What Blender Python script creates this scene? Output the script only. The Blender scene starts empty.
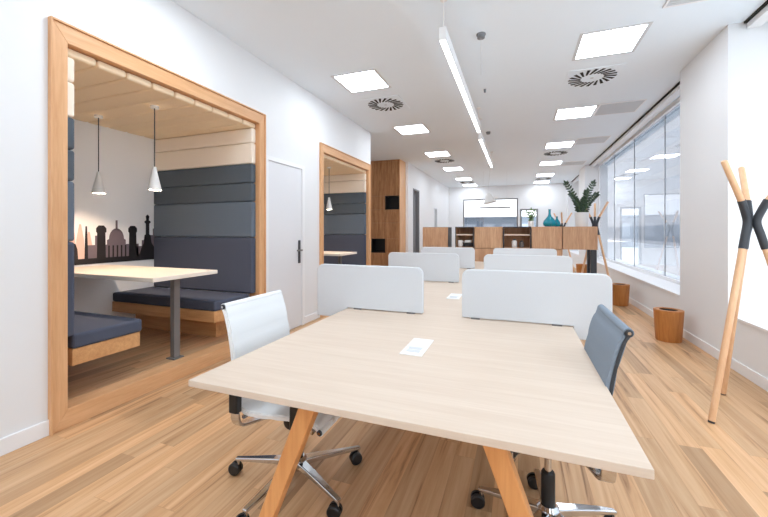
import bpy, bmesh, math, random
from mathutils import Vector, Matrix
random.seed(7)
S = bpy.context.scene
COL = S.collection
PI = math.pi
def R(d): return math.radians(d)
def lin(c):
    return tuple(((v/255)/12.92 if v/255 <= .04045 else ((v/255+.055)/1.055)**2.4) for v in c)

# ------------------------------------------------------------------ materials
def base_mat(name):
    m = bpy.data.materials.new(name); m.use_nodes = True
    nt = m.node_tree
    return m, nt, nt.nodes['Principled BSDF']
def plain(name, rgb, rough=.6, metal=0., noise=.03, scale=40, bump=0., spec=.5, detail=3):
    m, nt, b = base_mat(name); N = nt.nodes.new; L = nt.links.new
    tc = N('ShaderNodeTexCoord'); nz = N('ShaderNodeTexNoise')
    nz.inputs['Scale'].default_value = scale; nz.inputs['Detail'].default_value = detail
    L(tc.outputs['Object'], nz.inputs['Vector'])
    cr = N('ShaderNodeMapRange'); cr.inputs['To Min'].default_value = 1-noise; cr.inputs['To Max'].default_value = 1+noise
    L(nz.outputs['Fac'], cr.inputs['Value'])
    mx = N('ShaderNodeVectorMath'); mx.operation = 'SCALE'
    mx.inputs[0].default_value = lin(rgb); L(cr.outputs['Result'], mx.inputs['Scale'])
    L(mx.outputs['Vector'], b.inputs['Base Color'])
    b.inputs['Roughness'].default_value = rough; b.inputs['Metallic'].default_value = metal
    b.inputs['Specular IOR Level'].default_value = spec
    if bump:
        bp = N('ShaderNodeBump'); bp.inputs['Strength'].default_value = bump; bp.inputs['Distance'].default_value = .002
        L(nz.outputs['Fac'], bp.inputs['Height']); L(bp.outputs['Normal'], b.inputs['Normal'])
    return m
def wood(name, light, dark, axis='Z', rough=.45, stretch=14, scale=1.6, contrast=(.3, .75), spec=.4, bump=.05):
    """grain running along one axis of the object"""
    m, nt, b = base_mat(name); N = nt.nodes.new; L = nt.links.new
    tc = N('ShaderNodeTexCoord'); mp = N('ShaderNodeMapping')
    sc = {'X': (1, stretch, stretch), 'Y': (stretch, 1, stretch), 'Z': (stretch, stretch, 1)}[axis]
    mp.inputs['Scale'].default_value = sc
    L(tc.outputs['Object'], mp.inputs['Vector'])
    n1 = N('ShaderNodeTexNoise'); n1.inputs['Scale'].default_value = scale; n1.inputs['Detail'].default_value = 6
    n1.inputs['Roughness'].default_value = .6; n1.inputs['Distortion'].default_value = .6
    L(mp.outputs['Vector'], n1.inputs['Vector'])
    n2 = N('ShaderNodeTexNoise'); n2.inputs['Scale'].default_value = scale*5; n2.inputs['Detail'].default_value = 3
    L(mp.outputs['Vector'], n2.inputs['Vector'])
    ad = N('ShaderNodeMath'); ad.operation = 'MULTIPLY_ADD'; ad.inputs[1].default_value = .3
    L(n2.outputs['Fac'], ad.inputs[0])
    su = N('ShaderNodeMath'); su.operation = 'MULTIPLY'; su.inputs[1].default_value = .7
    L(n1.outputs['Fac'], su.inputs[0]); L(su.outputs[0], ad.inputs[2])
    r = N('ShaderNodeValToRGB')
    r.color_ramp.elements[0].position = contrast[0]; r.color_ramp.elements[1].position = contrast[1]
    r.color_ramp.elements[0].color = (*lin(dark), 1); r.color_ramp.elements[1].color = (*lin(light), 1)
    L(ad.outputs[0], r.inputs['Fac']); L(r.outputs['Color'], b.inputs['Base Color'])
    b.inputs['Roughness'].default_value = rough; b.inputs['Specular IOR Level'].default_value = spec
    bp = N('ShaderNodeBump'); bp.inputs['Strength'].default_value = bump; bp.inputs['Distance'].default_value = .001
    L(ad.outputs[0], bp.inputs['Height']); L(bp.outputs['Normal'], b.inputs['Normal'])
    return m
def floor_mat():
    m, nt, b = base_mat('oak_planks'); N = nt.nodes.new; L = nt.links.new
    tc = N('ShaderNodeTexCoord'); sp = N('ShaderNodeSeparateXYZ'); cb = N('ShaderNodeCombineXYZ')
    L(tc.outputs['Object'], sp.inputs[0]); L(sp.outputs['Y'], cb.inputs['X']); L(sp.outputs['X'], cb.inputs['Y'])
    def mth(op, a, b_=None, c=None):
        n = N('ShaderNodeMath'); n.operation = op
        for i, v in enumerate((a, b_, c)):
            if v is None: continue
            if isinstance(v, (int, float)): n.inputs[i].default_value = v
            else: L(v, n.inputs[i])
        return n.outputs[0]
    BW, BL = .11, 1.15
    rx = mth('DIVIDE', sp.outputs['X'], BW); row = mth('FLOOR', rx); fx = mth('FRACT', rx)
    w1 = N('ShaderNodeTexWhiteNoise'); w1.noise_dimensions = '1D'; L(row, w1.inputs['W'])
    ry = mth('ADD', mth('DIVIDE', sp.outputs['Y'], BL), mth('MULTIPLY', w1.outputs['Value'], 7.3)); cell = mth('FLOOR', ry); fy = mth('FRACT', ry)
    idn = N('ShaderNodeCombineXYZ'); L(row, idn.inputs['X']); L(cell, idn.inputs['Y'])
    wn = N('ShaderNodeTexWhiteNoise'); wn.noise_dimensions = '2D'; L(idn.outputs[0], wn.inputs['Vector'])
    ex = mth('MULTIPLY', mth('MINIMUM', fx, mth('SUBTRACT', 1, fx)), BW); ey = mth('MULTIPLY', mth('MINIMUM', fy, mth('SUBTRACT', 1, fy)), BL)
    seamf = mth('LESS_THAN', mth('MINIMUM', ex, ey), .0011)
    # each plank shifts the grain so that neighbours differ
    off = N('ShaderNodeVectorMath'); off.operation = 'MULTIPLY_ADD'
    off.inputs[1].default_value = (9.3, 5.1, 0)
    L(wn.outputs['Color'], off.inputs[0]); L(cb.outputs[0], off.inputs[2])
    mp = N('ShaderNodeMapping'); mp.inputs['Scale'].default_value = (.9, 20, 1); L(off.outputs[0], mp.inputs['Vector'])
    n1 = N('ShaderNodeTexNoise'); n1.inputs['Scale'].default_value = 1.1; n1.inputs['Detail'].default_value = 7; n1.inputs['Roughness'].default_value = .62
    n1.inputs['Distortion'].default_value = .7
    L(mp.outputs['Vector'], n1.inputs['Vector'])
    ramp = N('ShaderNodeValToRGB'); e = ramp.color_ramp.elements
    e[0].position = .30; e[0].color = (*lin((142, 104, 71)), 1)
    e[1].position = .72; e[1].color = (*lin((222, 186, 147)), 1)
    k = ramp.color_ramp.elements.new(.42); k.color = (*lin((198, 156, 115)), 1)
    L(n1.outputs['Fac'], ramp.inputs['Fac'])
    tone = N('ShaderNodeValToRGB'); e = tone.color_ramp.elements
    e[0].color = (.66, .65, .64, 1); e[1].color = (1.07, 1.03, .99, 1)
    k = e.new(.25); k.color = (.86, .87, .88, 1); k = e.new(.6); k.color = (.95, .935, .92, 1)
    L(wn.outputs['Value'], tone.inputs['Fac'])
    mu = N('ShaderNodeMix'); mu.data_type = 'RGBA'; mu.blend_type = 'MULTIPLY'; mu.inputs[0].default_value = 1
    L(ramp.outputs['Color'], mu.inputs[6]); L(tone.outputs['Color'], mu.inputs[7])
    seam = N('ShaderNodeMix'); seam.data_type = 'RGBA'; seam.inputs[7].default_value = (*lin((120, 84, 55)), 1)
    sf = N('ShaderNodeMath'); sf.operation = 'MULTIPLY'; sf.inputs[1].default_value = .28
    L(seamf, sf.inputs[0]); L(sf.outputs[0], seam.inputs[0]); L(mu.outputs[2], seam.inputs[6])
    L(seam.outputs[2], b.inputs['Base Color'])
    b.inputs['Roughness'].default_value = .42; b.inputs['Specular IOR Level'].default_value = .35
    bp = N('ShaderNodeBump'); bp.inputs['Strength'].default_value = .08; bp.inputs['Distance'].default_value = .002
    L(n1.outputs['Fac'], bp.inputs['Height']); L(bp.outputs['Normal'], b.inputs['Normal'])
    return m
def emit(name, rgb, strength):
    m = bpy.data.materials.new(name); m.use_nodes = True; nt = m.node_tree
    nt.nodes.clear(); o = nt.nodes.new('ShaderNodeOutputMaterial'); e = nt.nodes.new('ShaderNodeEmission')
    e.inputs['Color'].default_value = (*lin(rgb), 1); e.inputs['Strength'].default_value = strength
    nt.links.new(e.outputs[0], o.inputs[0]); return m
def glass_mat(name, tint, ior=1.5):
    m = bpy.data.materials.new(name); m.use_nodes = True; nt = m.node_tree
    nt.nodes.clear(); N = nt.nodes.new; L = nt.links.new
    o = N('ShaderNodeOutputMaterial'); f = N('ShaderNodeFresnel'); f.inputs['IOR'].default_value = ior
    t = N('ShaderNodeBsdfTransparent'); t.inputs[0].default_value = (*tint, 1)
    g = N('ShaderNodeBsdfGlossy'); g.inputs['Roughness'].default_value = .0; g.inputs['Color'].default_value = (.95, .97, 1, 1)
    ge = N('ShaderNodeNewGeometry'); iv = N('ShaderNodeMath'); iv.operation = 'SUBTRACT'; iv.inputs[0].default_value = 1
    L(ge.outputs['Backfacing'], iv.inputs[1]); fm = N('ShaderNodeMath'); fm.operation = 'MULTIPLY'
    L(f.outputs[0], fm.inputs[0]); L(iv.outputs[0], fm.inputs[1])     # reflect on the entry face only
    mx = N('ShaderNodeMixShader'); L(fm.outputs[0], mx.inputs[0]); L(t.outputs[0], mx.inputs[1]); L(g.outputs[0], mx.inputs[2])
    L(mx.outputs[0], o.inputs[0]); return m

M = dict(
    wall=plain('white_wall_paint', (231, 233, 235), .75, noise=.01, scale=3),
    bwall=plain('booth_white_panel', (246, 246, 246), .7, noise=.01, scale=3),  # wall paint lightened in colour to make up for weak booth light
    ceil=plain('ceiling_paint', (236, 246, 254), .85, noise=.008, scale=3),
    trim=plain('white_lacquer', (238, 239, 241), .4, noise=.01),
    floor=floor_mat(),
    oak=wood('oak_frame', (232, 187, 142), (203, 150, 104), 'Z'),
    oakx=wood('oak_board_x', (226, 178, 126), (190, 136, 88), 'X'),
    oaky=wood('oak_board_y', (232, 187, 142), (203, 150, 104), 'Y'),
    desk=wood('pale_maple_top', (219, 203, 187), (207, 188, 170), 'X', rough=.5, stretch=22, scale=1.5, contrast=(.3, .7), spec=.25, bump=.01),
    leg=wood('beech_leg', (236, 176, 116), (214, 148, 90), 'Z', rough=.4, stretch=18),
    cab=wood('cabinet_oak', (214, 172, 136), (178, 132, 98), 'Z', rough=.5, stretch=14, scale=2, contrast=(.34, .66)),
    lock=wood('locker_oak', (192, 142, 98), (138, 90, 54), 'Z', rough=.5, stretch=12, scale=1.3, contrast=(.34, .66)),
    pole=wood('ash_pole', (238, 200, 162), (220, 172, 130), 'Z', rough=.45, stretch=20),
    bin=wood('bin_veneer', (204, 140, 78), (168, 104, 50), 'Z', rough=.45, stretch=16),
    screen=plain('light_grey_felt', (207, 210, 214), .95, noise=.04, scale=260, bump=.15, spec=.1),
    cream=plain('cream_fabric', (244, 232, 216), .95, noise=.035, scale=220, bump=.15, spec=.1),
    tan=plain('beige_fabric', (248, 226, 194), .95, noise=.035, scale=220, bump=.15, spec=.1),  # same cream fabric, with the warm bounce light put into its colour
    charcoal=plain('charcoal_fabric', (90, 99, 108), .95, noise=.08, scale=200, bump=.2, spec=.1),
    slate=plain('slate_fabric', (106, 117, 130), .95, noise=.08, scale=200, bump=.2, spec=.1),
    navy=plain('navy_fabric', (82, 88, 104), .95, noise=.08, scale=200, bump=.2, spec=.1),
    lam=plain('white_laminate', (240, 230, 216), .35, noise=.01),
    steel=plain('dark_grey_steel', (118, 116, 116), .5, .2, noise=.02),
    black=plain('black_plastic', (20, 20, 22), .45, noise=.02),
    graphite=plain('graphite_paint', (52, 56, 62), .5, noise=.02),
    chrome=plain('polished_aluminium', (205, 207, 210), .12, 1., noise=.01),
    alu=plain('white_aluminium', (232, 233, 234), .4, noise=.01),
    whitefab=plain('white_mesh_fabric', (232, 236, 238), .7, noise=.02, scale=200, bump=.1),
    greyfab=plain('grey_mesh_fabric', (132, 144, 157), .8, noise=.08, scale=260, bump=.2, spec=.2),
    door=plain('door_white', (226, 228, 232), .5, noise=.01),
    greydoor=plain('grey_door', (126, 128, 132), .5, noise=.01),
    teal=plain('teal_glazed_glass', (12, 130, 150), .12, noise=.03),
    pot=plain('white_ceramic', (236, 236, 236), .35, noise=.01),
    soil=plain('potting_soil', (60, 46, 36), .95, noise=.3, scale=60),
    leafd=plain('dark_green_leaf', (44, 66, 44), .35, noise=.3, scale=20),
    leafg=plain('fresh_green_leaf', (92, 124, 70), .45, noise=.25, scale=20),
    stem=plain('green_stem', (80, 104, 58), .5, noise=.2),
    ink=plain('black_wall_vinyl', (26, 23, 27), .8, noise=.02),
    mauve=plain('mauve_wall_vinyl', (112, 100, 108), .8, noise=.03),
    pink=plain('pale_pink_wall_vinyl', (226, 190, 178), .8, noise=.03),
    ltrim=plain('grey_light_trim', (212, 216, 220), .6, noise=.01),
    slot=plain('dark_slot', (22, 23, 24), .8, noise=.02),
    grille=plain('grey_grille', (208, 212, 216), .6, noise=.02),
    glass=glass_mat('window_glass', (.95, .97, .98), 1.65),
    joint=plain('grey_joint', (196, 202, 208), .5, noise=.02),
    tinted=glass_mat('tinted_window_glass', (.60, .61, .63), 1.85),
    panel=emit('light_diffuser', (238, 246, 255), 13.5),
    strip=emit('strip_diffuser', (255, 254, 252), 5.0),
    bulb=emit('warm_lamp_bulb', (255, 222, 190), 1250.0),
    shade=plain('white_metal_shade', (228, 228, 226), .5, noise=.01),
    paper=plain('white_paper', (238, 238, 236), .7, noise=.01),
    pave=plain('grey_paving', (214, 220, 226), .9, noise=.08, scale=2),
    facade=plain('pale_facade', (182, 184, 188), .8, noise=.06, scale=1.5),
    fdark=plain('dark_shopfront', (104, 114, 126), .4, noise=.1, scale=2),
    fglass=plain('facade_glass', (152, 160, 170), .2, noise=.06, scale=2),
)

# ------------------------------------------------------------------ mesh helpers
def box(bm, x0, x1, y0, y1, z0, z1, mat=None):
    v = [bm.verts.new(p) for p in ((x0,y0,z0),(x1,y0,z0),(x1,y1,z0),(x0,y1,z0),(x0,y0,z1),(x1,y0,z1),(x1,y1,z1),(x0,y1,z1))]
    for f in ((0,3,2,1),(4,5,6,7),(0,1,5,4),(1,2,6,5),(2,3,7,6),(3,0,4,7)): bm.faces.new([v[i] for i in f])
    return v
def frames(pts):
    n = len(pts); out = []
    up = None
    for i in range(n):
        t = (pts[min(i+1, n-1)] - pts[max(i-1, 0)]).normalized()
        if up is None:
            up = Vector((0, 0, 1)) if abs(t.z) < .9 else Vector((0, 1, 0))
        u = (up - t*up.dot(t)).normalized(); up = u
        out.append((t, u, t.cross(u)))
    return out
def tube(bm, pts, r, seg=12, cap=True):
    pts = [Vector(p) for p in pts]; rs = r if isinstance(r, (list, tuple)) else [r]*len(pts)
    rings = []
    for p, (t, u, w), rr in zip(pts, frames(pts), rs):
        rings.append([bm.verts.new(p + (u*math.cos(2*PI*k/seg) + w*math.sin(2*PI*k/seg))*rr) for k in range(seg)])
    for a, b in zip(rings, rings[1:]):
        for k in range(seg): bm.faces.new((a[k], a[(k+1) % seg], b[(k+1) % seg], b[k]))
    if cap: bm.faces.new(rings[0][::-1]); bm.faces.new(rings[-1])
def bar(bm, pts, w, h, side=Vector((0, 1, 0)), taper=None):
    """rectangular section swept along pts; w across 'side', h across the other way"""
    pts = [Vector(p) for p in pts]; n = len(pts); rings = []
    for i, p in enumerate(pts):
        t = (pts[min(i+1, n-1)] - pts[max(i-1, 0)]).normalized()
        s = (side - t*side.dot(t)).normalized(); q = t.cross(s)
        k = 1 if not taper else taper[i]
        rings.append([bm.verts.new(p + s*a*w/2*k + q*b*h/2*k) for a, b in ((-1,-1),(1,-1),(1,1),(-1,1))])
    for a, b in zip(rings, rings[1:]):
        for k in range(4): bm.faces.new((a[k], a[(k+1) % 4], b[(k+1) % 4], b[k]))
    bm.faces.new(rings[0][::-1]); bm.faces.new(rings[-1])
def lathe(bm, prof, seg=24, c=(0, 0, 0), axis='Z', capb=True, capt=True):
    rings = []
    for r, z in prof:
        ring = []
        for k in range(seg):
            a = 2*PI*k/seg; x, y = r*math.cos(a), r*math.sin(a)
            p = {'Z': (x, y, z), 'Y': (x, z, y), 'X': (z, x, y)}[axis]
            ring.append(bm.verts.new((p[0]+c[0], p[1]+c[1], p[2]+c[2])))
        rings.append(ring)
    for a, b in zip(rings, rings[1:]):
        for k in range(seg): bm.faces.new((a[k], a[(k+1) % seg], b[(k+1) % seg], b[k]))
    if capb: bm.faces.new(rings[0][::-1])
    if capt: bm.faces.new(rings[-1])
def prism(bm, poly, axis, d0, d1):
    def P(a, b, d): return {'X': (d, a, b), 'Y': (a, d, b), 'Z': (a, b, d)}[axis]
    A = [bm.verts.new(P(a, b, d0)) for a, b in poly]; B = [bm.verts.new(P(a, b, d1)) for a, b in poly]
    n = len(poly)
    for i in range(n): bm.faces.new((A[i], A[(i+1) % n], B[(i+1) % n], B[i]))
    bm.faces.new(A[::-1]); bm.faces.new(B)
def obj(name, bm, mat, parent=None, bevel=0., smooth=False, loc=None, seg=2):
    bmesh.ops.recalc_face_normals(bm, faces=bm.faces)
    me = bpy.data.meshes.new(name); bm.to_mesh(me); bm.free()
    me.materials.append(M[mat] if isinstance(mat, str) else mat)
    o = bpy.data.objects.new(name, me); COL.objects.link(o)
    if parent: o.parent = parent
    if loc: o.location = loc
    if smooth:
        for p in me.polygons: p.use_smooth = True
        try:
            me.set_sharp_from_angle(angle=R(40))
        except Exception: pass
    if bevel:
        md = o.modifiers.new('bevel', 'BEVEL'); md.width = bevel; md.segments = seg; md.limit_method = 'ANGLE'; md.angle_limit = R(40)
    return o
def bx(name, mat, dims, parent=None, bevel=0., seg=2):
    bm = bmesh.new(); box(bm, *dims); return obj(name, bm, mat, parent, bevel, seg=seg)
def tag(o, label, cat, group=None):
    o['label'] = label; o['category'] = cat
    if group: o['group'] = group
    return o
def thing(name, label, cat, loc=(0, 0, 0), rz=0, group=None):
    o = bpy.data.objects.new(name, None); COL.objects.link(o); o.empty_display_size = .1
    o.location = loc; o.rotation_euler = (0, 0, rz)
    return tag(o, label, cat, group)
def struct(o, label=None):
    o['kind'] = 'structure'
    if label: o['label'] = label
    return o
def children(o): return [c for c in COL.objects if c.parent is o]
def copy_tree(o, parent=None):
    c = o.copy(); COL.objects.link(c); c.parent = parent
    for ch in children(o): copy_tree(ch, c)
    return c
def dup(o, label, loc, rz=None, group=None):
    c = copy_tree(o); c.location = loc
    if rz is not None: c.rotation_euler = (0, 0, rz)
    c['label'] = label
    if group: c['group'] = group
    return c

# ------------------------------------------------------------------ room constants (metres, camera above the origin)
XL, XR, ZC = -2.70, 1.83, 3.17
XF = -2.88            # left wall beyond the lockers
YB, YE = -3.2, 16.0   # wall behind the camera, far wall
GX = 2.20             # glass plane of the right-hand windows
B1, B2 = (1.36, 3.335), (4.575, 6.44)   # outer frame edges of the two booths
BX = -4.24            # back wall of the booths
FZ = 2.522            # outer frame top

# floor and ceiling
struct(bx('floor', 'floor', (-4.6, 2.5, YB-.2, YE+.2, -.12, 0)))
struct(bx('ceiling', 'ceil', (-4.6, 2.5, YB-.2, YE+.2, ZC, ZC+.15)))
# left wall with openings for the booths
bm = bmesh.new()
IN = .03
for y0, y1 in ((YB, B1[0]+IN), (B1[1]-IN, B2[0]+IN), (B2[1]-IN, 6.50)):
    box(bm, XL-.12, XL, y0, y1, 0, ZC)
for b in (B1, B2):
    box(bm, XL-.12, XL, b[0]+IN, b[1]-IN, FZ-IN, ZC)
box(bm, -4.5, XL-.12, 6.47, 6.50, 0, ZC)
struct(obj('wall_left', bm, 'wall'))
struct(bx('wall_recess', 'wall', (-4.55, -4.45, 6.5, 9.75, 0, ZC)))
bm = bmesh.new()
DF = [(10.17, 10.86, 2.50), (13.05, 13.5, 2.1)]
ys = [9.66] + [v for d in DF for v in d[:2]] + [YE]
for i in range(0, len(ys), 2): box(bm, XF-.14, XF, ys[i], ys[i+1], 0, ZC)
for d in DF: box(bm, XF-.14, XF, d[0], d[1], d[2], ZC)
box(bm, -4.5, XF-.14, 9.70, 9.80, 0, ZC)
struct(obj('wall_left_far', bm, 'wall'))
# far wall: big window, glazed door
W_F = (-2.26, .0, .62, 2.63); D_F = (.08, .77, 2.16)
bm = bmesh.new()
box(bm, XF-.14, W_F[0], YE, YE+.2, 0, ZC); box(bm, W_F[0], W_F[1], YE, YE+.2, 0, W_F[2]); box(bm, W_F[0], W_F[1], YE, YE+.2, W_F[3], ZC)
box(bm, W_F[1], D_F[0], YE, YE+.2, 0, ZC); box(bm, D_F[0], D_F[1], YE, YE+.2, D_F[2], ZC); box(bm, D_F[1], 2.5, YE, YE+.2, 0, ZC)
struct(obj('wall_far', bm, 'wall'))
struct(bx('wall_back', 'wall', (-2.9, 2.5, YB-.2, YB, 0, ZC)))
# right wall: deep reveals
WR = [(-2.6, 4.253), (5.31, 11.87), (12.98, 15.6)]
SZ = .46
bm = bmesh.new()
cur = YB
for a, b_ in WR:
    box(bm, XR, 2.4, cur, a, 0, ZC); box(bm, XR, 2.4, a, b_, 0, SZ); cur = b_
box(bm, XR, 2.4, cur, YE, 0, ZC)
struct(obj('wall_right', bm, 'wall'))
for i, (a, b_) in enumerate(WR):
    bm = bmesh.new()
    w = bx('window_%d' % (i+1), 'trim', (XR-.012, GX-.03, a+.002, b_-.002, SZ, SZ+.02)); struct(w, 'white window sill in deep reveal')
    bm = bmesh.new()
    box(bm, GX-.03, GX+.05, a, b_, SZ, SZ+.07); box(bm, GX-.03, GX+.05, a, b_, ZC-.06, ZC)
    box(bm, GX-.03, GX+.05, a, a+.05, SZ+.07, ZC-.06); box(bm, GX-.03, GX+.05, b_-.05, b_, SZ+.07, ZC-.06)
    obj('window_frame', bm, 'trim', w)
    n = max(2, round((b_-a)/1.62)); st = (b_-a-.1)/n
    for k in range(n):
        y0 = a+.05+k*st
        bx('window_pane', 'glass' if i == 0 else 'tinted', (GX+.004, GX+.012, y0+.004, y0+st-.004, SZ+.07, ZC-.06), w)
        if k:
            bx('pane_joint', 'joint', (GX-.002, GX+.018, y0-.004, y0+.004, SZ+.07, ZC-.06), w)
    bx('blind_cassette', 'alu', (XR+.13, XR+.23, a+.01, b_-.01, ZC-.07, ZC-.02), w, .004)
    bx('shadow_gap', 'slot', (XR+.11, XR+.25, a+.01, b_-.01, ZC-.02, ZC-.001), w)
w = bx('window_4', 'trim', (W_F[0], W_F[1], YE-.02, YE+.1, W_F[2]-.03, W_F[2])); struct(w)
bm = bmesh.new()
box(bm, W_F[0], W_F[0]+.04, YE+.05, YE+.11, W_F[2], W_F[3]); box(bm, W_F[1]-.05, W_F[1], YE+.05, YE+.11, W_F[2], W_F[3])
box(bm, W_F[0]+.04, W_F[1]-.05, YE+.05, YE+.11, W_F[3]-.04, W_F[3])
obj('window_frame', bm, 'greydoor', w)
bx('window_pane', 'tinted', (W_F[0]+.04, W_F[1]-.05, YE+.07, YE+.078, W_F[2], W_F[3]-.04), w)
w = bx('door_4', 'glass', (D_F[0]+.07, D_F[1]-.07, YE+.07, YE+.078, .02, D_F[2]-.07)); struct(w, 'far glazed door with grey frame')
bm = bmesh.new()
box(bm, D_F[0], D_F[0]+.07, YE-.01, YE+.1, 0, D_F[2]); box(bm, D_F[1]-.07, D_F[1], YE-.01, YE+.1, 0, D_F[2])
box(bm, D_F[0]+.07, D_F[1]-.07, YE-.01, YE+.1, D_F[2]-.07, D_F[2])
obj('door_frame', bm, 'greydoor', w)

# baseboards
def skirt(name, dims): struct(bx(name, 'trim', dims, bevel=.003))
BH = .095
skirt('baseboard_left', (XL, XL+.014, YB, B1[0]-.002, 0, BH))
skirt('baseboard_left_middle', (XL, XL+.014, 4.17, B2[0]-.002, 0, BH))
skirt('baseboard_right', (XR-.014, XR, YB, YE, 0, BH))
skirt('baseboard_left_far', (XF, XF+.014, 10.93, 13.0, 0, BH))
skirt('baseboard_far', (W_F[0], W_F[1], YE-.014, YE, 0, BH))

# white door between the booths
DY0, DY1, DZ = 3.41, 4.09, 2.06
d = struct(bx('door_1', 'door', (XL, XL+.012, DY0, DY1, .005, DZ), bevel=.002), 'plain white door between the two wooden booths')
bm = bmesh.new()
box(bm, XL, XL+.022, DY0-.05, DY0-.006, 0, DZ+.055); box(bm, XL, XL+.022, DY1+.006, DY1+.06, 0, DZ+.055); box(bm, XL, XL+.022, DY0-.006, DY1+.006, DZ+.006, DZ+.055)
obj('door_frame', bm, 'trim', d, .002)
bm = bmesh.new(); box(bm, XL+.012, XL+.026, DY1-.085, DY1-.04, .83, 1.13)
hd = obj('door_handle', bm, 'graphite', d, .006)
bm = bmesh.new()
tube(bm, [(XL+.02, DY1-.062, 1.0), (XL+.065, DY1-.062, 1.0), (XL+.07, DY1-.075, 1.0), (XL+.07, DY1-.18, 1.0)], .01, 10)
obj('lever', bm, 'steel', hd, smooth=True)
# grey doors in the far left wall
for i, (a, b_, z) in enumerate(DF):
    d = struct(bx('door_%d' % (i+2), 'greydoor' if i == 0 else 'grille', (XF-.13, XF-.09, a+.04, b_-.04, .005, z-.04)))
    bm = bmesh.new()
    box(bm, XF-.14, XF+.012, a, a+.04, 0, z); box(bm, XF-.14, XF+.012, b_-.04, b_, 0, z); box(bm, XF-.14, XF+.012, a+.04, b_-.04, z-.04, z)
    obj('door_frame', bm, 'greydoor' if i == 0 else 'grille', d)
bm = bmesh.new(); box(bm, XF, XF+.01, 9.72, 9.80, 1.56, 1.66)
sw = tag(obj('light_switch', bm, 'paper', bevel=.003), 'small white wall switch right of the oak locker wall', 'switch')

# ------------------------------------------------------------------ booths
def cushion_panel(bm, x0, x1, y0, y1, z0, z1):
    box(bm, x0, x1, y0, y1, z0, z1)
def booth(b, label, FZ):
    y0, y1 = b; T = .095; TJ = .082; P = .05; FB = .12
    t = thing('seating_booth', label, 'booth', (XL, (y0+y1)/2, 0))
    w = (y1-y0)/2; D = BX-XL
    fx0, fx1 = -.02, .022
    # wooden surround on the wall face: two jambs, head, sill
    bm = bmesh.new()
    poly_o = [(-w, 0), (w, 0), (w, FZ), (-w, FZ)]; poly_i = [(-w+TJ, FB), (w-TJ, FB), (w-TJ, FZ-T-.015), (-w+TJ, FZ-T-.015)]
    bmj = bmesh.new()
    prism(bmj, [poly_o[0], poly_i[0], poly_i[3], poly_o[3]], 'X', -.118, fx1)
    obj('jamb', bmj, 'oak', t, .003)
    bmj = bmesh.new(); prism(bmj, [poly_o[1], poly_i[1], poly_i[2], poly_o[2]], 'X', -.118, fx1)
    obj('jamb', bmj, 'oak', t, .003)
    bmj = bmesh.new(); prism(bmj, [poly_o[3], poly_i[3], poly_i[2], poly_o[2]], 'X', -.118, fx1)
    obj('head_board', bmj, 'oaky', t, .003)
    bmj = bmesh.new(); prism(bmj, [poly_o[0], poly_i[0], poly_i[1], poly_o[1]], 'X', -.118, fx1)
    obj('front_board', bmj, 'oaky', t, .003)
    bm.free()
    # thin outer bead
    bm = bmesh.new()
    box(bm, .0, .034, -w-.012, -w, 0, FZ+.012); box(bm, .0, .034, w, w+.012, 0, FZ+.012); box(bm, .0, .034, -w, w, FZ, FZ+.012)
    obj('edge_bead', bm, 'oak', t, .002)
    obj_floor = bx('platform_floor', 'floor', (D-.06, -.118, -w+.02, w-.02, 0, FB), t)
    bx('back_panel', 'bwall', (D-.06, D, -w+.02, w-.02, FB, FZ), t)
    bx('roof_board', 'trim', (D, -.118, -w+.02, w-.02, FZ-.05, FZ), t)
    bx('side_board', 'trim', (D, -.118, -w+.02, -w+.05, FB, FZ-.05), t)
    bx('side_board', 'trim', (D, -.118, w-.05, w-.02, FB, FZ-.05), t)
    ZT = FZ-T-.018
    # ceiling pads running front to back
    n = 9; L0 = -w+TJ+.002; Wd = (2*w-2*TJ-.004)/n
    for k in range(n):
        bx('ceiling_pad', 'tan', (D+.001, -.025, L0+k*Wd+.0025, L0+(k+1)*Wd-.0025, ZT-.055, ZT), t, .02, 3)
    # padded side walls
    rows = [(2.22, ZT-.057, 'cream'), (1.99, 2.22, 'cream'), (1.78, 1.99, 'charcoal'), (1.575, 1.78, 'charcoal'), (1.18, 1.575, 'slate'), (.56, 1.18, 'navy')]
    for z0, z1, m in rows:
        bx('wall_pad', m, (D+.001, -.025, w-.150, w-TJ-.001, z0+.0015, z1-.0015), t, .018, 3)
        bx('wall_pad', m, (D+.001, -.025, -w+TJ+.001, -w+.150, z0+.0015, z1-.0015), t, .018, 3)
    return t
bo1 = booth(B1, 'large wood-framed seating booth nearest the camera, in the left wall', 2.552)
bo2 = booth(B2, 'second wood-framed seating booth, beyond the white door', 2.522)

def bench(name_label, ya, yb, inner):
    """cantilevered bench; ya..yb span, front edge on side 'inner' (+1 = +y)"""
    t = thing('booth_bench', name_label, 'bench', (BX, (ya+yb)/2, .12), 0, 'upholstered benches in the booths')
    h = (yb-ya)/2; Lx = XL-.055-BX
    bx('seat_cushion', 'navy', (.002, Lx, -h+.001, h, .345, .445), t, .02, 3)
    bx('seat_box', 'oakx', (.002, Lx-.01, -h+.001, h-.015 if inner > 0 else h-.001, .235, .345), t, .003)
    a0, a1 = (-h+.002, -.02) if inner > 0 else (.02, h-.002)
    bx('plinth', 'oakx', (.002, Lx-(.75 if inner > 0 else .25), a0, a1, 0, .235), t, .003)
    return t
W1 = .151
bench('navy cushioned bench on the camera side of the nearest booth', B1[0]+W1+.002, 1.985, 1)
bench('long navy bench against the grey padded wall of the nearest booth', 2.70, B1[1]-.152, -1)
bench('navy bench on the camera side of the second booth', B2[0]+W1+.002, 5.2, 1)
bench('navy bench against the far padded wall of the second booth', 5.82, B2[1]-.152, -1)

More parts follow.
